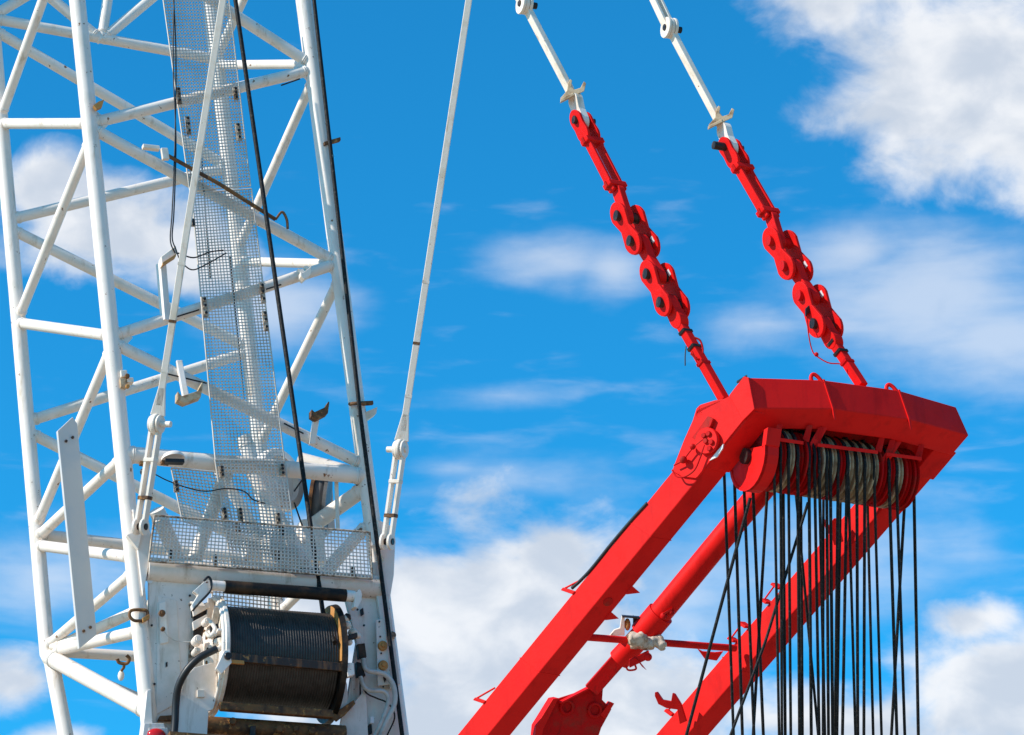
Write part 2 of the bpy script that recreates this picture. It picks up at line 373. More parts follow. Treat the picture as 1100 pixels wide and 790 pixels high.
# dark rod across the walkway with a hooked end
b = MB(); b.path([rp(176, 165, .3), rp(236, 198, .32), rp(296, 236, .3)], .03, 8)
b.curve([rp(296, 236, .3), rp(303, 228, .3), rp(308, 236, .3), rp(309, 246, .3)], .02, 6); b.build('walkway_rod', RUSTY, boom)
MB().bar(rp(176, 160, .3), rp(178, 172, .3), LV, .1, NV, .08).build('rod_end', CREAM, boom, .01)
MB().bar(rp(153, 158, .25), rp(171, 160, .25), U_, .06, NV, .1).build('end_stop', CREAM, boom, .01)
for pa, pb in (((188, 341), (214, 333)), ((286, 311), (302, 306)), ((302, 92), (322, 85)), ((176, 401), (222, 412)), ((305, 455), (326, 466))):
    MB().path([rp(*pa, .12), rp(*pb, .12)], .012, 5).build('mesh_rod', PIN, boom)
# rope cradles: a post and a curved open saddle
def cradle(px, py, post_to, off, s=1.0, mat=RUSTY):
    b = MB(); c = rp(px, py, off)
    if post_to: b.bar(rp(*post_to, .05), c, LV, .085, NV, .08)
    k = b.build('rope_cradle', WHITE, boom, .01) if post_to else None
    h = MB(); e = LV * .15 * s + U_ * .03
    h.prism([c - e - U_ * .02, c - e * .9 + U_ * .09 * s, c - e * .6 + U_ * .02, c + e * .8 + U_ * .05, c + e * 1.25 + U_ * .15 * s, c + e * 1.35 + U_ * .13 * s, c + e - U_ * .05, c - e * .4 - U_ * .09], NV * .16)
    h.build('saddle', mat, k or boom, .006)
cradle(200, 430, (192, 388), .25, 1.1, STAIN)
cradle(340, 447, (335, 478), .12, .8, RUSTY)
cradle(325, 298, None, .12, .5, CREAM)
MB().bar(rp(322, 290, .12), rp(327, 300, .12), LV, .09, NV, .1).build('cradle_block', WHITE, boom, .01)
MB().bar(rp(328, 287, .12), rp(331, 293, .12), LV, .05, NV, .1).build('cradle_block', WHITE, boom, .01)
# bent post with a clamp at the left of the walkway
MB().path([rp(178, 345, .05), rp(173, 284, .05)], .075, 4).build('cable_post', WHITE, boom, .005)
b = MB(); b.bar(rp(172, 283, .15), rp(188, 271, .15), U_, .13, NV, .18); b.build('cable_clamp', CREAM, boom, .01)
MB().bar(rp(174, 285, .22), rp(188, 276, .22), U_, .03, NV, .12).build('clamp_strip', ORANGE, boom)
# clips and clamps on the chords
def onch(l, y, x=0, off=.13): return l.y(y) + LV * x + NV * off
b = MB(); c = onch(NL, 120, .03)
b.prism([c, c + LV * .08 + U_ * .06, c + LV * .16 + U_ * .09, c + LV * .12 - U_ * .02, c + LV * .04 - U_ * .06], NV * .08); b.build('chord_clip', ORANGE, boom)
for k, (yy, xx, hh) in enumerate(((406, .09, .1), (416, .07, .13), (413, .17, .07))):
    b = MB(); c = onch(NL, yy, xx, .1); b.bar(c + U_ * hh / 2, c - U_ * hh / 2, LV, .09, NV, .14); b.build('clamp_block', STAIN if k == 1 else CREAM, boom, .008)
MB().disc(onch(NL, 410, .12, .2), NV, .035, .05, 10).build('clamp_bolt', RUSTY, boom)
MB().disc(onch(NL, 421, .11, .2), NV, .03, .05, 10).build('clamp_bolt', ORANGE, boom)
b = MB(); c = onch(NR, 158, .1); b.bar(c - LV * .13 - U_ * .02, c + LV * .13 + U_ * .06, U_, .05, NV, .08); b.build('rope_clip', RUSTY, boom, .005)
b = MB(); c = onch(NR, 437, 0, .02); b.ring(c + LV * -.04 + NV * .1, U_ + NV * .3, .1, .025, 16); b.bar(c + LV * .0 + NV * .1, c + LV * .19 + NV * .12, U_, .05, NV, .06); b.build('rope_clip', RUSTY, boom)
MB().prism([onch(NR, 455, .06, -.05), onch(NR, 447, .24, -.05), onch(NR, 440, .27, -.05), onch(NR, 446, .06, -.05)], NV * .14).build('clip_plate', CREAM, boom)
# fittings for the boom pendants on the chords
for l, y, s in ((NL, 575, 1), (NR, 585, 1)):
    c = l.y(y); b = MB()
    b.prism([c + U_ * .32 + LV * .02, c + U_ * .22 + LV * .2, c - U_ * .05 + LV * .24, c - U_ * .5 + LV * .16, c - U_ * .9 + LV * .04], NV * .16); b.build('pendant_lug', WHITE, boom, .012)
    b = MB(); b.prism([c - U_ * .06 - LV * .1 + NV * .1, c + U_ * .03 + LV * .12 + NV * .1, c - U_ * .26 + LV * .03 + NV * .1], NV * .1); b.build('gusset', WHITE, boom)
# winch frame: top tube and plates with the gap for the drum
T0, T1 = rp(158, 612, .06), rp(408, 631, .06)
MB().tube(T0, T1, .155, 28).build('frame_tube', PLATE, boom)
def plate(pix, off, th, mat=PLATE, name='frame_plate', par=None, bev=.006):
    return MB().prism([rp(x, y, off) for x, y in pix], NV * -th).build(name, mat, par or boom, bev)
plate([(160, 612), (216, 616), (214, 660), (226, 792), (160, 800)], .06, .08)
plate([(368, 630), (412, 632), (432, 800), (366, 800), (372, 760), (383, 690)], .03, .08)
plate([(400, 604), (413, 604), (430, 735), (419, 740)], .12, .06)
plate([(171, 648), (178, 646), (181, 690), (172, 692)], .10, .03, WHITE, 'bolt_strip')
plate([(404, 666), (413, 664), (420, 735), (406, 737)], .17, .03, PLATE, 'bolt_strip')
for x, y, m, r in ((174, 659, RUSTY, .045), (175, 676, RUSTY, .03), (411, 694, ORANGE, .068), (411.5, 715, ORANGE, .068)):
    b = MB(); c = rp(x, y, .19); b.disc(c, NV, r, .05, 18); b.disc(c + NV * .03, NV, r * .45, .03, 6); b.build('bolt', m, boom)
plate([(412, 727), (416, 727), (413.5, 733)], .2, .03, PIN, 'bolt_strip', None, 0)
plate([(169, 640), (190, 645), (196, 752), (168, 768)], .075, .02, PLATE, 'frame_plate')
plate([(158, 742), (162, 740), (164, 780), (154, 780)], .22, .2, WHITE, 'frame_fin')
plate([(190, 768), (206, 768), (206, 774), (170, 774), (172, 769)], .16, .08, RUSTY, 'ledge')
b = MB(); b.disc(rp(161, 624, .07), NV, .04, .01, 14); b.disc(rp(200, 766, .08), NV, .045, .012, 12); b.build('slot_cover', STICK, boom)
for x, y in ((163, 672), (166, 735), (204, 640), (205, 700), (384, 655), (391, 672), (383, 755), (398, 640)):
    MB().disc(rp(x, y, .09), NV, .016, .02, 8).build('bolt', PIN, boom)
MB().hexa([rp(158, 812, .05), rp(420, 832, .05), rp(420, 832, .05) + NV * 1.3, rp(158, 812, .05) + NV * 1.3], [x - U_ * .1 for x in (rp(158, 812, .05), rp(420, 832, .05), rp(420, 832, .05) + NV * 1.3, rp(158, 812, .05) + NV * 1.3)]).build('bounce_blocker', RUSTY, boom)  # unseen added slab, blocks ground bounce to darken the drum bottom and lower frame
plate([(203, 690), (206, 689), (207, 730), (204, 742), (201, 742)], .075, .02, CLIP, 'seam_strip', None, 0)
for pix in ([(201, 738), (204, 735), (203, 744), (200, 750), (199, 746)], [(184, 770), (189, 766), (192, 770), (187, 773)], [(205, 650), (207, 648), (208, 662), (206, 664)], [(387, 655), (390, 653), (391, 660), (388, 662)], [(395, 780), (399, 776), (400, 788), (396, 790)], [(178, 712), (180, 711), (180, 716), (178, 717)]):
    plate(pix, .082, .02, PIN, 'paint_chip', None, 0)
plate([(199, 763), (203, 763), (204, 770), (199, 770)], .09, .02, STICK, 'sticker', None, 0)
plate([(398, 770), (402, 770), (402, 777), (398, 777)], .2, .05, STICK, 'connector', None, .004)
for y in (668, 684, 702, 722, 738): MB().disc(rp(407.5 + (y - 668) * .06, y, .185), NV, .012, .02, 8).build('bolt', PIN, boom)
MB().disc(rp(421, 683, .15), NV, .05, .1, 12).build('pipe_stub', CLIP, boom)
# small rings and hooks hanging on the boom
sh = thing('shackle', onch(NL, 664, 0, .2), 'rusty oval shackle on the left rear chord beside the winch plate', 'shackle')
b = MB(); c = onch(NL, 664, -.02, .14); b.curve([c + LV * .1 - U_ * .02, c + LV * .09 + U_ * .06, c - LV * .1 + U_ * .07, c - LV * .14, c - LV * .09 - U_ * .07, c + LV * .02 - U_ * .08], .022, 8); b.build('bow', RUSTY, sh)
b = MB(); b.bar(c + LV * .02 - U_ * .08, c + LV * .12 - U_ * .03, NV, .09, U_, .06); b.build('pin', ORANGE, sh, .005)
hk = thing('hanging_hook', P(133, 704, 39.3), 'small rusty hook with a pale tag hanging under the grey foot tube', 'hook')
b = MB(); b.curve([P(136, 704, 39.3), P(139, 708, 39.3), P(136, 713, 39.3), P(128, 712, 39.3), P(126, 708, 39.3)], .025, 8); b.curve([P(133, 712, 39.3), P(133, 717, 39.3), P(130, 721, 39.3)], .022, 6); b.build('hook', RUSTY, hk)
b = MB(); b.ball(P(130, 726, 39.3), .075, (.6, .4, 1)); b.build('tag', CREAM, hk)
tl = thing('tail_light', rp(167, 790, .2), 'round red light in a white box under the left winch plate', 'light')
plate([(155, 777), (176, 777), (182, 800), (152, 800)], .30, .25, WHITE, 'housing', tl)
plate([(160, 782), (180, 782), (183, 800), (160, 800)], .31, .02, PANEL, 'bezel', tl)
MB().ball(rp(167.5, 790, .3), .13, (1, .6, .7), 20).build('lens', LENS, tl)
dl = thing('domed_lamp', rp(186, 495, .2), 'small white domed lamp with a dark slot on the strut beside the left boom pendant', 'lamp')
b = MB(); c = rp(186, 494, .22); b.lathe(c, U_ + NV * -.2, [(0, .16), (.03, .16), (.07, .13), (.095, .07), (.105, .001)], 24); b.build('dome', WHITE, dl)
MB().bar(rp(177, 496, .34), rp(197, 496.5, .34), U_, .05, NV, .12).build('slot', BLACK, dl)
MB().bar(rp(173, 497, .28), rp(181, 498, .28), U_, .04, NV, .1).build('bracket', RUSTY, dl)
cm = thing('dark_sensor', rp(155, 507, .25), 'tiny dark sensor hanging under the strut at the left rear chord', 'sensor')
MB().ball(rp(153, 507, .25), .035, (1, 1, 1.3)).build('eye', BLACK, cm)
MB().bar(rp(150, 498, .2), rp(156, 499, .2), U_, .04, NV, .1).build('bracket', RUSTY, cm)

# ------------------------------------------------------------------ main winch
DC0, DC1 = rp(231, 706, .02), rp(352, 714, .02)
AX = (DC1 - DC0).normalized(); LEN = (DC1 - DC0).length
BK = AX.cross(U_).normalized()
if BK.dot(NV) < 0: BK = -BK
UU = BK.cross(AX); UU = UU if UU.z > 0 else -UU
wn = thing('hoist_winch', DC0, 'hoist winch with dark rope coiled on its drum at the boom foot', 'winch')
prof = [(.03, .3)]; NW = 42; st = (LEN - .06) / NW
for i in range(NW):
    for t in (.0, .2, .5, .8):
        prof.append((.03 + (i + t) * st, .675 + (.016 * math.sin(math.pi * (.1 + .8 * t / .8)) if t else 0.0)))
prof.append((LEN - .03, .675)); prof.append((LEN - .03, .3))
MB().lathe(DC0, AX, prof, 72).build('rope_coil', COIL, wn)
fl = MB().lathe(DC0 - AX * .03, AX, [(-.03, .3), (-.03, .80), (-.015, .82), (.025, .82), (.04, .80), (.04, .3)], 72, False).build('flange', CREAM, wn)
MB().ring(DC0 - AX * .07, AX, .77, .035, 60).build('flange_rim', WHITE, fl)
MB().lathe(DC1 + AX * .02, AX, [(-.04, .3), (-.04, .80), (.03, .82), (.03, .3)], 72, False).build('flange', DARK, wn)  # right flange: dark colour stands in for the shade on the winch
b = MB(); fc = DC1 - AX * .024
for k in range(28):
    def rg(a): 
        e = BK * math.cos(a) + UU * math.sin(a); return [fc + e * .67, fc + e * .79, fc + e * .79 - AX * .006, fc + e * .67 - AX * .006]
    b.hexa(rg(R(-12 + 5.2 * k)), rg(R(-12 + 5.2 * (k + 1))))
b.build('flange_face', ORANGE, wn)
# drive housing seen on the left end
hb = MB(); hc = DC0 - AX * .05
hb.lathe(hc, AX, [(-.26, .14), (-.24, .2), (-.16, .22), (-.12, .40), (-.04, .46), (0, .46)], 40, False); hub = hb.build('drive_hub', PLATE, wn)
b = MB()
for k in range(12):
    a = k * math.pi / 6; b.disc(hc - AX * .13 + (BK * math.cos(a) + UU * math.sin(a)) * .34, AX, .025, .04, 8)
b.build('hub_bolts', RUSTY, hub)
b = MB()
for a in (.2, .75, 1.3, 1.9, 2.5):
    e = BK * math.cos(a) + UU * math.sin(a); b.bar(hc - AX * .06 + e * .38, hc - AX * .06 + e * .78, AX, .09, e.cross(AX), .035)
b.build('rib', PLATE, wn, .005)
# upper curved hood plates on the left end
b = MB()
for rr, a0, a1, off in ((.90, 1.0, 2.2, .1), (.72, .9, 2.3, .2)):
    ring0 = []
    for k in range(9):
        a = a0 + (a1 - a0) * k / 8; e = BK * math.cos(a) + UU * math.sin(a); ring0.append(hc - AX * off + e * rr)
    for k in range(8):
        e = (ring0[k] - hc).normalized(); b.hexa([ring0[k], ring0[k] - AX * .14, ring0[k] - AX * .14 - e * .03, ring0[k] - e * .03], [ring0[k + 1], ring0[k + 1] - AX * .14, ring0[k + 1] - AX * .14 - e * .03, ring0[k + 1] - e * .03])
b.build('hood', PLATE, wn)
# support brackets, tie bar and lower bars
plate([(199, 728), (209, 717), (232, 711), (232, 752), (229, 762), (224, 764), (222, 800), (189, 800), (193, 747)], .42, .05, PLATE, 'bracket', wn)
plate([(212, 741), (220, 741), (220, 749), (212, 749)], .46, .04, PLATE, 'bracket_stop', wn)
plate([(368, 722), (373, 735), (374, 757), (366, 770), (355, 766)], .25, .05, PLATE, 'bracket', wn)
plate([(355, 769), (380, 752), (382, 756), (371, 768), (362, 775)], .30, .05, RUSTY, 'bracket_edge', wn)
plate([(367, 770), (393, 740), (396, 800), (362, 800)], .18, .05, PLATE, 'bracket', wn)
MB().bar(rp(246, 706, .78), rp(374, 718, .72), U_, .115, NV, .06).build('tie_bar', TIE, wn, .008)
MB().bar(rp(247, 711, .80), rp(262, 712.2, .80), U_, .05, NV, .045).build('tie_bar_wear', ORANGE, wn, .004)
plate([(232, 718), (241, 699), (247, 698), (249, 712), (238, 724)], .84, .07, WHITE, 'lug', wn)
MB().disc(rp(245, 705, .86), NV, .05, .05, 14).build('lug_pin', PIN, wn)
plate([(371, 712), (380, 712), (381, 725), (374, 727)], .78, .12, WHITE, 'lug', wn)
MB().bar(rp(236, 759, .45), rp(357, 768, .45), U_, .11, NV, .12).build('lower_bar', RUSTY, wn, .015)
MB().tube(rp(221, 779, .2), rp(370, 789, .2), .12, 16).build('lower_tube', RUSTY, wn)
plate([(269, 780), (275, 780), (274, 800), (269, 800)], .4, .08, PIN, 'lower_clip', wn)
for x, y, r in ((250, 775, .05), (300, 783, .05), (318, 783, .04), (335, 785, .05)):
    MB().disc(rp(x, y, .34), NV, r, .06, 10).build('lower_bolt', RUSTY, wn)
# guide roller above the drum
MB().tube(rp(241, 630.5, .62), rp(371, 640, .58), .088, 24).build('guide_roller', DARK, wn)
MB().tube(rp(226, 629, .62), rp(243, 630.5, .62), .07, 20).build('roller_collar', WHITE, wn)
MB().tube(rp(243, 630.6, .62), rp(243.9, 630.7, .62), .075, 20).build('roller_ring', ORANGE, wn)
MB().tube(rp(370, 640, .58), rp(385, 641.2, .58), .078, 20).build('roller_collar', WHITE, wn)
plate([(382, 635), (387, 633), (389, 638), (388.5, 645), (384, 653), (380, 652), (381, 645)], .66, .16, WHITE, 'roller_bracket', wn)
plate([(208, 635), (219, 625), (226, 623), (227, 636), (213, 648), (207, 655), (206, 650), (213, 639)], .66, .1, WHITE, 'roller_bracket', wn)
b = MB(); b.curve([rp(219, 624, .72), rp(224, 620, .72), rp(227, 626, .72), rp(225, 636, .72), rp(213, 649, .7), rp(207, 656, .6)], .018, 6); b.build('bracket_seal', BLACK, wn)
plate([(208, 652), (229, 645), (236, 664), (238, 695), (226, 716), (208, 712)], .12, .03, PIN, 'recess_shade_plate', wn)  # dark plate, its colour standing in for the shade of the drive recess
plate([(207, 668), (222, 660), (224, 667), (208, 677)], .30, .05, PLATE, 'drive_guard', wn)
plate([(207, 655), (224, 647), (226, 652), (208, 662)], .30, .05, PLATE, 'drive_guard', wn)
# fittings around the drum ends
random.seed(5)
for x, y, o, r in ((212, 688, .36, .065), (211, 700, .34, .05), (222, 668, .40, .05), (233, 690, .6, .05), (230, 682, .62, .04)):
    MB().lathe(rp(x, y, o), NV, [(-.1, r), (.04, r), (.06, r * .8), (.06, r * .5), (.09, r * .5), (.09, .001)], 18, False).build('drive_fitting', PLATE, wn)
b = MB(); b.curve([rp(226, 668, .6), rp(231, 676, .66), rp(226, 684, .66), rp(221, 680, .6)], .03, 8); b.curve([rp(236, 686, .68), rp(238, 694, .7), rp(231, 700, .7)], .04, 8); b.build('elbow_pipe', CREAM, wn)
b = MB(); b.bar(rp(226, 676, .58), rp(234, 674, .58), U_, .09, NV, .08); b.bar(rp(229, 690, .6), rp(236, 684, .6), U_, .06, NV, .06); b.build('drive_valve', PIN, wn, .01)
b = MB()
for x, y, r in ((373, 672, .06), (379, 680, .07), (375, 690, .05), (371, 665, .05), (384, 683, .05)): b.ball(rp(x, y, .3), r)
b.build('end_fitting', CREAM, wn)
b = MB(); b.bar(rp(371, 662, .3), rp(376, 664, .3), U_, .07, NV, .1); b.bar(rp(371, 687, .32), rp(383, 683, .32), U_, .07, NV, .1); b.build('end_fitting_dark', PIN, wn, .01)
b = MB(); b.bar(rp(385, 693, .2), rp(393, 692, .2), -U_, .001, NV, .1)
plate([(384, 692), (392, 691), (394, 706), (386, 707)], .22, .1, DARK, 'control_box', wn)
plate([(383, 711), (388, 712), (393, 726), (384, 727)], .24, .1, DARK, 'control_box', wn)
MB().path([rp(387, 732, .12), rp(387, 780, .12)], .012, 5).build('control_rod', PIN, wn)

# hoses
tag(MB().curve([rp(233, 697, .72), rp(214, 707, .68), rp(201, 720, .6), rp(192, 737, .5), rp(189, 755, .42), rp(188, 778, .4), rp(185, 810, .4)], .05, 10).build('hydraulic_hose', BLACK),
    'thick black hydraulic hose curving down the left winch plate', 'hose')
tag(MB().curve([rp(390, 708, .24), rp(394, 720, .26), rp(412, 724, .26), rp(422, 735, .26), rp(424, 755, .25), rp(415, 775, .25), rp(404, 800, .2)], .035, 10).build('pale_hose', HOSE),
    'pale hose looping widest down the right winch plate', 'hose')
tag(MB().curve([rp(387, 727, .26), rp(391, 738, .26), rp(398, 742, .26), rp(412, 743, .26), rp(417, 753, .25), rp(410, 775, .25), rp(402, 792, .2)], .03, 10).build('pale_hose', HOSE),
    'shorter pale hose inside the wide loop on the right winch plate', 'hose')
tag(MB().curve([rp(388, 735, .2), rp(394, 745, .22), rp(404, 750, .2), rp(417, 756, .2), rp(424, 770, .2), rp(416, 790, .2)], .012, 6).build('thin_wire', DARK),
    'thin dark wire between the pale hoses beside the winch', 'wire')
tag(MB().curve([rp(176, 678, .16), rp(181, 684, .16), rp(190, 689, .16), rp(205, 690, .2)], .007, 5).build('thin_wire', GALV),
    'thin pale wire sagging from the lower rusty bolt on the left winch plate', 'wire')
for k, (pts, lab) in enumerate((([(186, -10), (189, 60), (188, 150), (185, 225), (183, 258), (188, 272)], 'thin black cable down the walkway edge, ending at the bent cable post'),
                  ([(187, -10), (186, 70), (189, 150), (187, 225), (185, 255), (189, 268), (194, 280), (206, 290), (222, 284), (243, 272)], 'thin black cable down the walkway edge, looping on over the mesh'),
                  ([(191, 272), (208, 277), (225, 271), (240, 269)], 'short upper loop of thin black cable in front of the mesh'))):
    tag(MB().curve([rp(x, y, .26) for x, y in pts], .0105, 6).build('electric_cable', BLACK), lab, 'cable')
tag(MB().curve([rp(x, y, .24) for x, y in ((167, 510), (181, 517), (204, 525), (222, 528), (243, 525), (262, 528), (272, 537), (285, 541))], .009, 5).build('thin_chain', PIN), 'thin dark chain sagging across the small mesh panel below the walkway', 'chain')

# ------------------------------------------------------------------ second winch inside the boom
iw = thing('inner_winch', rp(325, 560, -1.2), 'white flanged winch inside the boom behind the wire mesh', 'winch')
WX = (NV * .82 + LV * .57).normalized(); W0 = rp(300, 516, -.9)
MB().lathe(W0, WX, [(-.12, .30), (-.12, .44), (-.09, .46), (.05, .46), (.08, .44), (.08, .34), (-.02, .33), (-.02, .1)], 48, False).build('flange', WHITE, iw)
MB().disc(W0 - WX * .05, WX, .335, .05, 32).build('cavity_shade_disc', BLACK, iw)  # black disc painted as the shade inside the hollow ring
I0, I1 = rp(338, 540, -1.0), rp(349, 541, -.95); IA = (I1 - I0).normalized(); IL = (I1 - I0).length
MB().lathe(I0, IA, [(0, .2), (0, .38), (IL, .38), (IL, .2)], 40, True).build('drum', GREY, iw)
MB().lathe(I0, IA, [(-.05, .1), (-.05, .42), (0, .42), (0, .1)], 48, False).build('flange', RUSTY, iw)
MB().lathe(I1, IA, [(0, .1), (0, .43), (.05, .43), (.05, .1)], 48, False).build('flange', GREY, iw)
MB().prism([rp(341, 509, -1.25), rp(356, 509, -1.25), rp(360, 568, -1.25), rp(347, 580, -1.25)], NV * -.12).build('side_plate', CREAM, iw)
MB().tube(rp(322, 495, -.7), rp(386, 512, -.25), .12, 20).build('cross_shaft', WHITE, iw)
MB().prism([rp(343, 503, -.4), rp(353, 493, -.4), rp(361, 497, -.4), rp(362, 505, -.4)], NV * -.1).build('shaft_bracket', WHITE, iw)
MB().lathe(rp(308, 592, -.55), WX, [(-.2, .1), (-.2, .33), (-.14, .37), (.02, .37), (.06, .30), (.06, .2), (.12, .18), (.12, .001)], 40, False).build('gear_housing', WHITE, iw, .006)
MB().bar(rp(262, 590, -.7), rp(345, 598, -.7), U_, .22, NV, .3).build('mounting_beam', WHITE, iw, .02)
MB().bar(rp(332, 560, -.75), rp(338, 606, -.75), LV, .3, NV, .25).build('motor_box', WHITE, iw, .03)
MB().bar(rp(321, 612.5, -.05), rp(341, 614.5, -.05), U_, .05, NV, .05).build('slot', BLACK, iw)
b = MB(); b.path([rp(330, 508, -.2), rp(316, 528, -.2)], .012, 5); b.path([rp(316, 540, -.2), rp(325, 566, -.2)], .012, 5); b.curve([rp(360, 510, -.1), rp(372, 512, -.1), rp(384, 522, -.1)], .009, 5); b.build('control_wire', PIN, iw)
MB().tube(rp(361, 508, -.15), rp(363, 570, -.1), .028, 8).build('stay', CREAM, iw)

# ------------------------------------------------------------------ boom pendants
def stay(name, label, top, knee, foot, fx, d0, d1, d2):
    t = thing(name, P(*foot, d2), label, 'pendant', 'white pendant stays of the boom')
    a, k_, f = P(*top, d0), P(*knee, d1), P(*foot, d2); dr = (a - k_).normalized(); w = dr.cross(FWD).normalized()
    b = MB(); b.bar(k_ + dr * .25, a, w, .092, FWD, .07); b.hexa([k_ + dr * .12 + w * .1 + FWD * .035, k_ + dr * .12 - w * .1 + FWD * .035, k_ + dr * .12 - w * .1 - FWD * .035, k_ + dr * .12 + w * .1 - FWD * .035],
        [k_ + dr * .5 + w * .046 + FWD * .035, k_ + dr * .5 - w * .046 + FWD * .035, k_ + dr * .5 - w * .046 - FWD * .035, k_ + dr * .5 + w * .046 - FWD * .035]); b.build('bar', CREAM, t, .008)
    MB().disc(k_, LV * .8 - FWD * .6, .145, .07, 32).build('eye', CREAM, t, .01)
    d2_ = (f - k_).normalized(); w2 = d2_.cross(FWD).normalized(); ax = (LV * .8 - FWD * .6).normalized()
    for s in (-1, 1):
        o = ax * s * .056; b = MB()
        b.bar(k_ + o, f + o, d2_.cross(ax), .115, ax, .035); b.disc(k_ + o, ax, .125, .037, 28); b.disc(f + o, ax, .115, .037, 28); b.build('link_plate', WHITE if s < 0 else CREAM, t)
    b = MB(); b.tube(k_ - ax * .1 if fx > 0 else k_ - ax * .2, k_ + ax * (.22 if fx > 0 else .1), .042, 14); b.build('pin', CREAM, t)
    b = MB(); b.tube(f - ax * .09, f + ax * .09, .045, 14); b.build('pin', PIN, t)
    for s in (.35, .72): 
        c = lerp(k_, f, s); b = MB(); b.bar(c - ax * .08, c + ax * .08, d2_, .05, d2_.cross(ax), .13); b.build('spacer', CREAM if s < .5 else RUSTY, t, .006)
    for s in (.04, .16, .3): 
        c = lerp(k_ + dr * .5, a, s); MB().bar(c - dr * .02, c + dr * .02, w, .098, FWD, .076).build('joint_band', RUSTY if s == .16 else CREAM, t)
stay('boom_pendant', 'white pendant bar crossing in front of the mesh walkway to the left chord', (243, -22), (168, 456), (151, 566), 1, 39.6, 38.9, 38.75)
stay('boom_pendant', 'white pendant bar standing clear to the right of the boom', (507, -22), (430, 483), (416, 582), -1, 40.8, 40.1, 39.95)

# ------------------------------------------------------------------ ropes along the boom
r0 = (lerp(DC0, DC1, .93) + UU * .69 + BK * .14)
tag(MB().path([rp(250, -20, .55), r0 + BK * .02 , lerp(DC0, DC1, .93) + BK * .715 + UU * .1], .032, 8).build('wire_rope', ROPE), 'dark rope running down in front of the mesh walkway onto the drum', 'rope')
tag(MB().path([rp(335, -20, .22), rp(386, 437, .22), rp(436, 820, .24)], .03, 8).build('wire_rope', ROPE), 'dark rope running down the right rear chord past the winch', 'rope')

# ------------------------------------------------------------------ red gantry
gt = thing('crane_gantry', P(640, 800, 37.9), 'red box-section crane gantry with a faceted head full of sheaves', 'gantry')
GN = V((.36, -.93, 0))
n_b, n_t = P(524, 790, 37.6), P(811, 440, 36.0); f_b, f_t = P(738, 790, 38.7), P(1018, 466, 37.05)
E1o = P(504, 774, 37.82) - n_b; E3o = P(546, 793, 37.72) - n_b
GD = (n_b - n_t).normalized(); GL = (f_t - n_t).normalized(); GP = E1o.normalized()
def leg(bt, tp):
    bt2 = bt + (bt - tp) * .14
    def rg(p): return [p, p + E1o, p + E1o + E3o, p + E3o]
    return MB().hexa(rg(bt2), rg(tp)).build('leg', RED, gt, .012)
l1 = leg(n_b, n_t + GD * .1); l2 = leg(f_b, f_t + GD * .1)
# wider collar near the top of the legs
def collar(tp, s0, s1, g_=.018):
    def rg(p): 
        a = E1o.normalized() * g_; c = E3o.normalized() * g_; return [p - a - c, p + E1o + a - c, p + E1o + E3o + a + c, p + E3o - a + c]
    return MB().hexa(rg(tp + GD * s0), rg(tp + GD * s1))
collar(n_t, .02, .98).build('leg_collar', RED, gt, .01)
collar(f_t, .25, .72).build('leg_collar', RED, gt, .01)
# head beam
Tf = [(803, 406), (884, 408.5), (965, 419.5), (1027, 437.5)]; Bf = [(810, 439), (894, 439.6), (975.6, 450.6), (1041, 468)]
hd = [36.0, 36.22, 36.58, 37.1]
tf = [P(x, y, d + .12) for (x, y), d in zip(Tf, hd)]; bf = [P(x, y, d - .012) for (x, y), d in zip(Bf, hd)]
bk = GD * .34 + FWD * .02; bt_ = GD * .2 + FWD * .62
hb = MB()
for i in range(3): 
    hb._add([tf[i], tf[i + 1], bf[i + 1], bf[i]], [(0, 1, 2, 3)])
    hb._add([bf[i], bf[i + 1], bf[i + 1] + bk, bf[i] + bk], [(0, 1, 2, 3)])
    hb._add([tf[i], tf[i + 1], tf[i + 1] + bt_, tf[i] + bt_], [(0, 1, 2, 3)])
    hb._add([tf[i] + bt_, tf[i + 1] + bt_, bf[i + 1] + bk, bf[i] + bk], [(0, 1, 2, 3)])
for i in (0, 3): hb._add([tf[i], bf[i], bf[i] + bk, tf[i] + bt_], [(0, 1, 2, 3)])
import bmesh
head = hb.build('head_beam', RED, gt)
bm = bmesh.new(); bm.from_mesh(head.data); bmesh.ops.remove_doubles(bm, verts=bm.verts, dist=.002); bmesh.ops.recalc_face_normals(bm, faces=bm.faces); bm.to_mesh(head.data); bm.free()
bv = head.modifiers.new('bevel', 'BEVEL'); bv.width = .014; bv.segments = 2; bv.limit_method = 'ANGLE'; bv.angle_limit = R(20)
# welded ribs at the facet joints with a lifting eye on top
for i in (1, 2):
    dn = (bf[i] - tf[i]).normalized(); sd = (tf[2] - tf[1]).normalized(); outw = dn.cross(sd).normalized()
    if outw.dot(FWD) > 0: outw = -outw
    MB().prism([tf[i] - dn * .01 + outw * .012, bf[i] + outw * .016, bf[i] + dn * .13 + GD * .02 + outw * .0, bf[i] + dn * .02 - outw * .03, tf[i] - outw * .03], sd * .025).build('rib', RED, head, .004)
    q0 = tf[i] - sd * .13 - outw * .05; q1 = tf[i] - sd * .0 - outw * .02; b = MB()
    b.curve([q0 + dn * .04, q0 - dn * .035, lerp(q0, q1, .3) - dn * .085, lerp(q0, q1, .65) - dn * .06, q1 + dn * .03], .026, 8); b.build('lifting_eye', RED, head)
MB().bar(P(791.5, 411, 36.3), P(802.5, 404, 36.14), FWD, .12, UP, .035).build('rubber_stop', BLACK, head, .01)
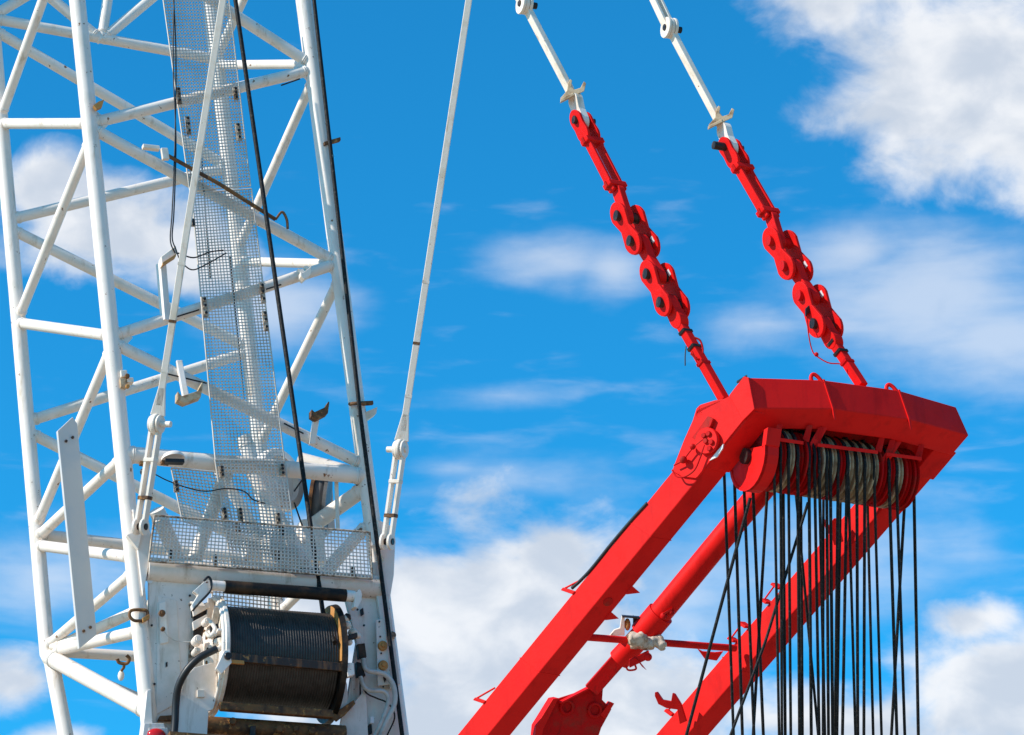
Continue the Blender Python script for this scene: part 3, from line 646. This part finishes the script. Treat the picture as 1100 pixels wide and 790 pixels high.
# side gusset on the near leg
gp = Plane(n_t, (n_t - n_b).cross(E1o)); 
if gp.n.dot(FWD) > 0: gp = Plane(n_t, -(n_t - n_b).cross(E1o))
def gpl(pix, off, th, name, mat=RED, par=None, bev=.006): return MB().prism([gp.at(x, y, off) for x, y in pix], gp.n * -th).build(name, mat, par or gt, bev)
hole = [(751 + 3.8 * math.cos(R(-a)), 445 + 5.4 * math.sin(R(-a))) for a in range(90, 450, 30)]
gus = gpl([(798, 452), (810.5, 439.5), (804, 405.5), (799, 404.5), (786, 421), (783, 426), (777, 429), (768, 430), (752, 435), (751, 439.6)] + hole[1:] + [(750.98, 439.6), (751.9, 435.05), (748, 439), (744, 452), (735, 472), (724, 500), (722, 506), (732, 512), (748, 514)], .035, .04, 'side_gusset')
gpl([(798, 452), (810.5, 439.5), (804, 405.5), (799, 404.5), (783, 425)], .05, .02, 'head_end_plate')
b = MB(); c = gp.at(760, 474, .07); b.disc(c, gp.n, .17, .07, 32); b.build('pin_cap', RED, gus, .008)
b = MB()
for x, y in ((761, 466), (758, 474), (762, 482), (756, 468), (764, 475)): b.disc(gp.at(x, y, .115), gp.n, .035, .04, 10)
b.build('cap_bolt', REDD, gus)
gpl([(743, 470), (760, 447), (766, 450), (763, 458), (748, 474)], .09, .06, 'pin_bracket', REDD, gus)
gpl([(771, 484), (777, 477), (776, 482), (770, 491), (762, 495)], .05, .02, 'label_plate', STICK, gus, 0)
b = MB(); b.curve([gp.at(x, y, .1) for x, y in ((722, 505), (727, 512), (736, 512), (746, 505), (752, 492), (757, 478))], .011, 6); b.curve([gp.at(x, y, .1) for x, y in ((724, 500), (733, 495), (742, 484), (748, 478), (757, 471))], .01, 6); b.ball(gp.at(744, 480, .1), .04); b.ball(gp.at(734, 494, .1), .05); b.build('pin_lanyard', REDD, gus)
# lugs along the legs
def legpt(bt, tp, s): return lerp(bt, tp, s)
for s, h in ((.405, .16), (.06, .14)):            # open brackets on the upper edge of the near leg
    c = legpt(n_b, n_t, s) + E1o; b = MB(); b.bar(c - E1o.normalized() * .02, c + GP * h + GD * .05, GD, .05, GL, .04); b.build('side_bracket', RED, l1, .006)
    MB().tube(c + GP * h * .9 + GD * .03, c - GD * .24 + GP * .01, .012, 6).build('bracket_rod', RED, l1)
for s in (.455, .375):
    c = legpt(n_b, n_t, s) + E3o - E3o.normalized() * .03; b = MB(); b.prism([c, c + E3o.normalized() * .16 - GD * .06, c - GD * .14], -GP * .03); b.build('small_lug', RED, l1, .004)
c = legpt(n_b, n_t, .425) + E3o * .45 - GP * .004; 
b = MB(); b.disc(c, E3o.cross(GD), .065, .012, 20); b.build('hole', REDD, l1)
for d, pix in ((38.55, ((703.3, 744), (705.6, 743.5), (711.5, 752), (720.8, 753.6), (722.3, 744.7), (724.6, 745.8), (731.3, 756.6), (737, 775), (730, 778), (727.5, 762.5), (715.8, 761), (707, 756.6), (703.3, 748))),
               (37.6, ((884, 556), (887, 562), (890.4, 565), (895.5, 557), (899, 557), (901, 564), (905, 582), (896, 586), (893, 576), (887, 571)))):
    MB().prism([P(x, y, d) for x, y in pix], FWD * .05 + RIGHT * .02).build('rope_horn', RED, l2, .004)
FE = E1o
c = P(772, 697, 38.3); b = MB(); b.prism([P(749, 697, 38.25), P(755, 700, 38.25), P(768, 701, 38.25), P(777, 700, 38.25), P(770, 710, 38.25), P(757, 708, 38.25)], FWD * .06); b.build('tube_saddle', RED, l2, .005)
for s in (.32, .45):
    c = legpt(f_b, f_t, s) + FE; b = MB(); b.bar(c, c + GP * .13, GD, .04, GL, .1); b.bar(c + GD * .26, c + GD * .26 + GP * .1, GD, .04, GL, .1); b.build('side_bracket', RED, l2, .004)
    MB().tube(c + GP * .11, c + GD * .26 + GP * .09, .012, 6).build('bracket_rod', RED, l2)
c = legpt(f_b, f_t, .02) + FE; MB().tube(c + GP * .1, c + GP * .1 - GD * .2, .012, 6).build('bracket_rod', RED, l2)
MB().bar(c, c + GP * .13, GD, .05, GL, .04).build('side_bracket', RED, l2, .004)
for bt, tp, ss, par in ((n_b, n_t, (.2, .62), l1), (f_b, f_t, (.22,), l2)):
    for s in ss: 
        c = legpt(bt, tp, s) + E1o * .5 + E1o.cross(GD).normalized() * .0
        def rg(p):
            a = E1o.normalized() * .004; k_ = E3o.normalized() * .004; return [p - a - k_, p + E1o + a - k_, p + E1o + E3o + a + k_, p + E3o - a + k_]
        c = legpt(bt, tp, s); MB().hexa(rg(c), rg(c + GD * .012)).build('weld_seam', RED, par)
# sheave pack under the head
hbk = MB(); hp = [lerp(bf[0], bf[1], .18), bf[1], bf[2], lerp(bf[2], bf[3], .80)]
for i in range(3):
    A, B = hp[i] + bk - GD * .05, hp[i + 1] + bk - GD * .05; w_ = FWD * .30
    hbk.hexa([A + w_, B + w_, B + GD * .40 + w_, A + GD * .40 + w_], [A + w_ * 1.2, B + w_ * 1.2, B + GD * .40 + w_ * 1.2, A + GD * .40 + w_ * 1.2])
    hbk.hexa([A, B, B + w_ * 1.2, A + w_ * 1.2], [A + GD * .03, B + GD * .03, B + w_ * 1.2 + GD * .03, A + w_ * 1.2 + GD * .03])
hbk.build('sheave_housing', REDD, gt)
S0, S1 = P(806, 491, 36.25), P(972, 516, 37.2); SA = (S1 - S0).normalized(); SLn = (S1 - S0).length
pack = MB().tube(S0 - SA * .1, S1 + SA * .08, .10, 16).build('sheave_axle', PIN, gt)
NS = 18
rnd = random.Random(3)
for i in range(NS):
    c = S0 + SA * (.14 + (SLn - .2) * i / (NS - 1)); r = .40; h = .036
    m = SHEAVE if i in (2, 6, 7, 9, 10, 11, 12, 15) else REDD
    MB().lathe(c, SA, [(-h, .08), (-h, r - .02), (-h + .012, r), (-.012, r - .07), (.012, r - .07), (h - .012, r), (h, r - .02), (h, .08)], 48, False).build('sheave', m, gt)
# end guard: a curved red cover wrapped round the first sheave
sv = UP - SA * UP.dot(SA); sv.normalize(); st_ = SA.cross(sv).normalized()
if st_.dot(FWD) > 0: st_ = -st_
b = MB(); ring_ = []
for k in range(15):
    a = R(-205 + 205 * k / 14 + 20); ring_.append((st_ * math.cos(a) + sv * math.sin(a)))
for k in range(14):
    def rg(e): return [S0 - SA * .05 + e * .40, S0 + SA * .15 + e * .40, S0 + SA * .15 + e * .44, S0 - SA * .05 + e * .44]
    b.hexa(rg(ring_[k]), rg(ring_[k + 1]))
b.hexa([S0 - SA * .04 + ring_[k] * .44 for k in range(15)], [S0 - SA * .005 + ring_[k] * .44 for k in range(15)])
b.build('sheave_guard', RED, gt)
e0 = ring_[14]; MB().hexa([S0 - SA * .05 + e0 * .36, S0 + SA * .15 + e0 * .36, S0 + SA * .15 + e0 * .46, S0 - SA * .05 + e0 * .46], [x + sv * .22 for x in (S0 - SA * .05 + e0 * .36, S0 + SA * .15 + e0 * .36, S0 + SA * .15 + e0 * .46, S0 - SA * .05 + e0 * .46)]).build('guard_lip', RED, gt, .006)
# rope keepers and hangers in front of the sheaves
for (x0, y0), (x1, y1) in (((828, 471), (863, 476)), ((878, 478), (943, 486)), ((952, 488), (990, 493))):
    t0 = (x0 - 806) / 166; d0 = lerp(35.85, 36.75, t0); d1 = lerp(35.85, 36.75, (x1 - 806) / 166)
    MB().bar(P(x0, y0, d0), P(x1, y1, d1), UP, .045, FWD, .05).build('rope_keeper', RED, gt, .006)
for (xa, ya), (xb, yb) in (((885, 456), (862, 500)), ((967, 468), (943, 508))):
    d = lerp(35.85, 36.75, (xa - 806) / 166) - .03
    MB().prism([P(xa - 4, ya, d + .1), P(xa + 3, ya, d + .1), P(xb + 2, yb, d - .02), P(xb - 3, yb - 4, d - .02)], SA * .04).build('keeper_hanger', RED, gt, .004)
for (xa, ya) in ((836, 462), (868, 463), (880, 465), (946, 474), (957, 478), (988, 484)):
    d = lerp(35.9, 36.8, (xa - 806) / 166); MB().prism([P(xa - 1, ya - 6, d), P(xa + 3, ya - 6, d), P(xa - 1, ya + 12, d), P(xa - 6, ya + 9, d)], SA * .03).build('keeper_post', REDD, gt, .004)
# cross tube between the legs
MB().tube(P(628, 684.5, 37.3), P(790, 696.5, 38.3), .047, 14).build('cross_tube', RED, gt)
tag(MB().curve([lerp(n_b, n_t, s) + E1o * 1.0 + GP * h for s, h in ((.68, -.01), (.62, .012), (.55, .02), (.48, .015), (.44, .03), (.41, .06))], .022, 6).build('electric_cable', BLACK), 'black cable lying along the upper edge of the near red leg', 'cable')

# ------------------------------------------------------------------ telescopic strut between the legs
stt = thing('support_strut', P(615, 790, 38.4), 'red telescopic tube strut with an end bracket between the gantry legs', 'strut')
s_a, s_m, s_b = P(828, 515, 37.0), P(697, 674, 37.75), P(640, 736, 38.05); SD = (s_b - s_a).normalized(); SW = SD.cross(FWD).normalized()
MB().tube(s_a, s_m, .155, 28).build('tube', RED, stt)
MB().tube(s_m - SD * .25, s_m + SD * .12, .185, 28).build('sleeve', RED, stt)
MB().tube(s_m + SD * .1, P(665, 709, 37.92), .15, 24).build('lower_tube', RED, stt)
MB().bar(P(672, 700, 37.93), s_b + SD * .1, SW, .20, FWD, .12).build('neck', REDD, stt, .01)
bp = Plane(P(615, 765, 38.1), V((.30, -.9, -.3)))
eb = MB().prism([bp.at(x, y) for x, y in ((580, 800), (582, 783), (599, 751), (630, 741), (648, 738), (647, 752), (657, 762), (646, 782), (640, 800))], bp.n * -.05).build('end_bracket', REDD, stt, .006)
MB().prism([bp.at(x, y, .12) for x, y in ((574, 800), (576, 780), (594, 751), (600, 750), (584, 783), (580, 800))], bp.n * -.2).build('bracket_side', RED, stt, .006)
MB().bar(bp.at(601, 755, .06), bp.at(634, 738, .06), bp.n, .14, UP, .025).build('bracket_lip', RED, stt, .004)
MB().prism([bp.at(x, y, .05) for x, y in ((645, 768), (656, 754), (660, 756), (650, 772))], bp.n * -.12).build('bracket_tab', RED, stt, .004)
for x, y in ((609, 760), (639, 763)):
    b = MB(); b.ring(bp.at(x, y, .02), bp.n, .085, .022, 20); b.build('boss_ring', REDD, eb)
# canvas wrap and open box where the cross tube meets the strut
from mathutils import noise as mno
b = MB(); wp = [lerp(P(674, 687.5, 37.5), P(712, 691.5, 37.6), k / 22) for k in range(23)]
b.path(wp, [.045 + .066 * math.sin(math.pi * min(1, (k + 1.2) / 16)) if k < 14 else .07 + .02 * math.sin(k) for k in range(23)], 22)
for i_, p_ in enumerate(b.v):
    b.v[i_] = p_ + V((mno.noise(p_ * 9), mno.noise(p_ * 9 + V((9, 0, 0))), mno.noise(p_ * 9 + V((0, 9, 0))))) * .06 + V((mno.noise(p_ * 22), 0, mno.noise(p_ * 22 + V((5, 5, 5))))) * .03
wrap = tag(b.build('canvas_wrap', CLOTH), 'lumpy cream wrapping where the thin cross tube meets the red strut', 'wrapping')
bx = thing('junction_box', P(673, 680, 37.8), 'small open box with pale sides above the cream wrapping', 'box')
b = MB(); b.prism([P(668, 662, 37.7), P(671, 662, 37.7), P(671, 683, 37.7), P(655, 683, 37.7), P(660, 677, 37.7), P(666, 675, 37.7)], FWD * .12); b.build('side', CREAM, bx, .004)
b = MB(); b.bar(P(668, 662, 37.75), P(688, 663.5, 37.75), UP, .02, FWD, .18); b.build('lid', PIN, bx)
MB().ball(P(674, 671, 37.75), .06, (.7, .8, 1.4)).build('connector', ORANGE, bx)
MB().bar(P(680, 666, 37.85), P(687, 672, 37.85), UP, .12, FWD, .1).build('backplate', PIN, bx)
cl = thing('red_clamp', P(693, 715, 37.5), 'small red clamp hanging under the cream wrapping', 'clamp')
b = MB(); b.bar(P(676, 713, 37.5), P(697, 703, 37.5), UP, .10, FWD, .14); b.bar(P(684, 708, 37.45), P(692, 718, 37.45), SW, .08, FWD, .1); b.ball(P(696, 706, 37.45), .055); b.build('jaw', RED, cl, .008)
MB().curve([P(672, 715, 37.5), P(675, 720, 37.5), P(683, 719, 37.5), P(682, 714, 37.5)], .013, 6).build('loop', RED, cl)
b = MB(); b.bar(P(712, 660, 37.5), P(722, 654, 37.5), UP, .03, FWD, .08); b.ball(P(721, 658, 37.5), .045); b.ball(P(713, 662, 37.5), .05); b.build('sleeve_lug', REDD, stt)

# ------------------------------------------------------------------ gantry pendants (chains of links)
def bone(pa, pb, r, ax, th, waist=.72, n=12):      # link plate outline with round ends
    d = (pb - pa).normalized(); w_ = d.cross(ax).normalized(); pts = []
    for k in range(n + 1):
        a = math.pi * (k / n) * 1.0 ; pts.append(pa + (w_ * math.cos(a) - d * math.sin(a)) * r)
    pts.append(lerp(pa, pb, .5) - w_ * r * waist)
    for k in range(n + 1):
        a = math.pi * (k / n); pts.append(pb + (-w_ * math.cos(a) + d * math.sin(a)) * r)
    pts.append(lerp(pa, pb, .5) + w_ * r * waist)
    return pts, ax * th
def pendant(label, d_of, wtop, weye, wend, cr, eye, neck, pins, low, black_left=False, upper=None):
    t = thing('gantry_pendant', d_of(*low), label, 'pendant', 'red and white pendant lines of the gantry')
    X = d_of; ax = GL; half = ax * .115
    up_ = (X(*wtop) - X(*wend)).normalized(); wv = up_.cross(ax).normalized()
    # white bar down to the red fork
    b = MB(); b.bar(X(*weye) + half, X(*wend) + half, wv, .115, ax, .085); b.build('white_bar', CREAM, t, .01)
    b = MB(); e = X(*eye) + ax * .092; 
    pts, ex = bone(X(*wend) + half - ax * .045, e - ax * .045, .12, ax, .09, .8); b.prism(pts, ex); b.build('white_eye', WHITE, t)
    b = MB(); b.disc(X(*weye) + half, ax, .14, .05, 32); 
    if upper:
        for s in (-1, 1): b.bar(X(*weye) + half + ax * .05 * s, X(*upper) + half + ax * .05 * s, wv, .115, ax, .04); b.disc(X(*weye) + half + ax * .05 * s, ax, .145, .04, 32)
    b.build('upper_eye', CREAM, t, .006)
    MB().tube(X(*weye) + half - ax * .085, X(*weye) + half + ax * .17, .045, 16).build('upper_pin', PIN, t)
    # rope guide fork clamped on the white bar
    ox, oy = (0, 0) if not black_left else (159, 28.5)
    b = MB(); b.prism([X(x + ox, y + oy) - FWD * .06 for x, y in ((603, 110), (602, 106), (609, 98), (610, 90), (612.5, 85.5), (614.5, 87), (613.5, 94), (617, 97), (623.5, 95), (627, 88), (629.5, 90), (627.5, 98.5), (617, 103.5), (612, 103))], FWD * .05); b.build('rope_fork', STAIN, t, .006)
    MB().prism([X(x + ox, y + oy) - FWD * .07 for x, y in ((602, 110.5), (602, 107), (616, 100), (617, 103))], FWD * .2).build('fork_band', STAIN, t, .006)
    # red fork: two eyes and twin bars
    e0 = X(*eye); nk = X(*neck); dr = (nk - e0).normalized(); wd = dr.cross(ax).normalized()
    for q_ in (0.0, .15):
        o = ax * q_; b = MB(); pts, ex = bone(e0 + o, e0 + o + dr * .2, .135, ax, .035, .9); b.prism(pts, ex); b.bar(e0 + o + dr * .15 + ax * .017, nk + o + ax * .017, wd, .145, ax, .035); b.build('red_bar', RED, t, .006)
    for f in (.30, .92):
        c = lerp(e0, nk, f) + ax * .092; b = MB(); b.bar(c - dr * .035, c + dr * .035, wd, .19, ax, .25); b.build('clamp', RED, t, .01)
        MB().bar(c - dr * .04, c + dr * .04, wd, .05, ax, .28).build('clamp_bolt', REDD, t, .004)
    b = MB(); b.tube(e0 - ax * (.16 if black_left else .03), e0 + ax * .27, .055, 16); b.build('pin', PIN, t)
    # link plates, two pairs
    p = [X(*x) for x in pins]
    for i in (0, 2):
        for q_ in (0.0, .26):
            pts, ex = bone(p[i] + ax * q_, p[i + 1] + ax * q_, .182, ax, .04, .62); o = MB().prism(pts, ex).build('link_plate', RED, t, .008)
        sdir = (p[i + 1] - p[i]).normalized(); wl = sdir.cross(ax).normalized(); wl = wl if wl.x > 0 else -wl
        c = p[i + 1 if i == 0 else i] + ax * .256 + wl * .10
        MB().bar(c - sdir * .04, c + sdir * .04, wl, .05, ax, .007).build('sticker', STICK, t)
    for i in range(4):
        b = MB(); b.tube(p[i] - ax * .04, p[i] + ax * .335, .070, 20); b.build('link_pin', PIN if not black_left or i == 3 else REDD, t, .006)
    # inner pieces
    pts, ex = bone(p[1] + ax * .09, p[2] + ax * .09, .12, ax, .11, .66); MB().prism(pts, ex).build('inner_link', RED, t, .012)
    pts, ex = bone(nk + ax * .055, p[0] + ax * .08, .10, ax, .09, .95); MB().prism(pts, ex).build('inner_link', RED, t, .012)
    lw = X(*low) + half; dl_ = (lw - (p[3] + half)).normalized(); wl = dl_.cross(ax).normalized()
    pts, ex = bone(p[3] + ax * .06, p[3] + ax * .06 + dl_ * .25, .125, ax, .12, .85); b = MB().prism(pts, ex); b.bar(p[3] + half + dl_ * .2, lw, wl, .135, ax, .10); b.build('lower_bar', RED, t, .01)
    for f in (.30, .46, .62):
        c = lerp(p[3] + half, lw, f); MB().bar(c - dl_ * .02, c + dl_ * .02, wl, .16 if f == .46 else .145, ax, .13).build('band', PIN if f != .62 else REDD, t, .004)
    return t, X
def dA(x, y): return P(x, y, lerp(38.3, 36.35, y / 428))
def dB(x, y): return P(x, y, lerp(39.0, 36.75, y / 412))
tA, _ = pendant('red and white pendant line joining the near corner of the red head', dA, (552, -6), (555, 3), (610, 108), (606, 97), (618, 129), (657, 205), [(664, 232), (678, 259), (695.5, 294.5), (710, 325)], (770, 430), upper=(540, -25))
tB, _ = pendant('red and white pendant line joining the top middle of the red head', dB, (697, -12), (711, 29), (770, 140), (766, 126), (778, 158), (822, 234), [(828, 259), (842.6, 286), (860, 317.6), (875, 348)], (918, 414), True, upper=(688, -20))
MB().curve([dA(743, 362), dA(752, 366), dA(755, 378), dA(750, 386), dA(742, 380)], .014, 6).build('wire_loop', REDD, tA)
MB().curve([dA(737, 372), dA(736, 382), dA(736, 393)], .008, 5).build('wire_end', BLACK, tA)
MB().curve([dB(866, 335), dB(869, 362), dB(873, 378), dB(879, 384), dB(890, 390), dB(902, 391)], .009, 5).build('lanyard', REDD, tB)
b = MB(); b.ball(dB(877, 381), .03); b.build('lanyard_stop', REDD, tB)
MB().bar(dB(865, 336), dB(872, 329), FWD, .1, UP, .1).build('strap', BLACK, tB, .01)

# ------------------------------------------------------------------ hoist ropes falling from the sheaves
def fall(x0, y0, x1, front=True, y1=870, r=.0195, lab=None):
    if x0 < 815 or x0 > 980:                       # the outer falls come down behind the covers
        d = (S0 + SA * (SLn * (x0 + 16 - 806) / 166) - st_ * .3 - CAM).dot(FWD)
        o = MB().path([P(x0 - (x1 - x0) * .1, y0 - 30, d), P(x0 + (x1 - x0) * (y1 - y0) / (790 - y0), y1, d + .5)], r, 8).build('fall_rope', ROPE)
        return tag(o, lab or 'dark rope hanging nearly straight down from the sheaves of the red head', 'rope', 'ropes falling from the red head')
    sg = 1 if front else -1
    c = S0 + SA * (SLn * (x0 - 14 * sg - 806) / 166); d = (c + st_ * .41 * sg - CAM).dot(FWD)
    q_ = c + st_ * .41 * sg - CAM; ya = 395 - F * q_.dot(UP) / q_.dot(FWD); shift = P(x0, ya, d) - (c + st_ * .41 * sg)
    xe = x0 + (x1 - x0) * (y1 - ya) / (790 - ya)
    pts = [c + shift + (st_ * math.cos(R(k)) * sg + sv * math.sin(R(k))) * .408 for k in (100, 85, 70, 56, 42, 28, 14, 0)] + [P(xe, y1, d + .5)]
    o = MB().path(pts, r, 8).build('fall_rope', ROPE)
    tag(o, lab or 'dark rope hanging nearly straight down from the sheaves of the red head', 'rope', 'ropes falling from the red head')
L0 = 'dark rope hanging nearly straight down from the sheaves of the red head'
for i, (x0, y0, x1, fr, lab) in enumerate([
    (778, 512, 788, 1, 'leftmost dark rope hanging at the outer edge of the red sheave guard'), (789, 520, 797.5, 1, None), (799, 520, 810, 1, None), (808.5, 520, 820, 1, None),
    (826, 518, 809, 0, 'dark rope in the left part of the fall, leaning left as it drops'), (831.5, 470, 837, 1, None), (838.5, 500, 840, 1, None), (841, 470, 843.5, 0, None), (847, 475, 849.5, 1, None),
    (852, 500, 879, 0, 'dark rope leaning right as it drops, under the left third of the sheaves'), (857, 478, 859, 1, None), (860, 490, 862, 0, None), (869, 478, 871.5, 1, None), (875, 500, 880, 1, None), (880, 480, 886, 1, None), (884.5, 500, 884, 0, None), (888, 505, 890, 1, None),
    (892, 485, 894.5, 1, None), (900.5, 485, 897, 1, None), (903, 500, 899, 0, None), (910, 488, 905, 1, None), (911, 500, 919, 1, None), (920.5, 490, 921.5, 1, None), (929, 490, 928, 1, None), (931, 505, 938, 0, None), (939, 495, 947, 1, None), (955, 497, 963.5, 1, None),
    (963, 497, 972, 1, None), (973, 515, 957.5, 0, 'dark rope leaning left as it drops, at the right end of the sheaves'), (981.5, 515, 986.5, 1, 'rightmost dark rope hanging clear of the rest over open sky')]):
    fall(x0, y0, x1, bool(fr), r=.0195 + rnd.uniform(-.0015, .0025), lab=lab)
tag(MB().path([P(868, 540, 36.9), P(822, 690, 36.5), P(770, 830, 36.2)], .019, 8).build('fall_rope', ROPE), 'dark rope slanting left across the middle of the hanging ropes', 'rope', 'ropes falling from the red head')
tag(MB().path([P(806, 535, 36.0), P(780, 630, 36.0), P(736, 795, 36.1), P(727, 830, 36.1)], .021, 8).build('fall_rope', ROPE), 'dark rope slanting far left, crossing in front of the red cross tube', 'rope', 'ropes falling from the red head')
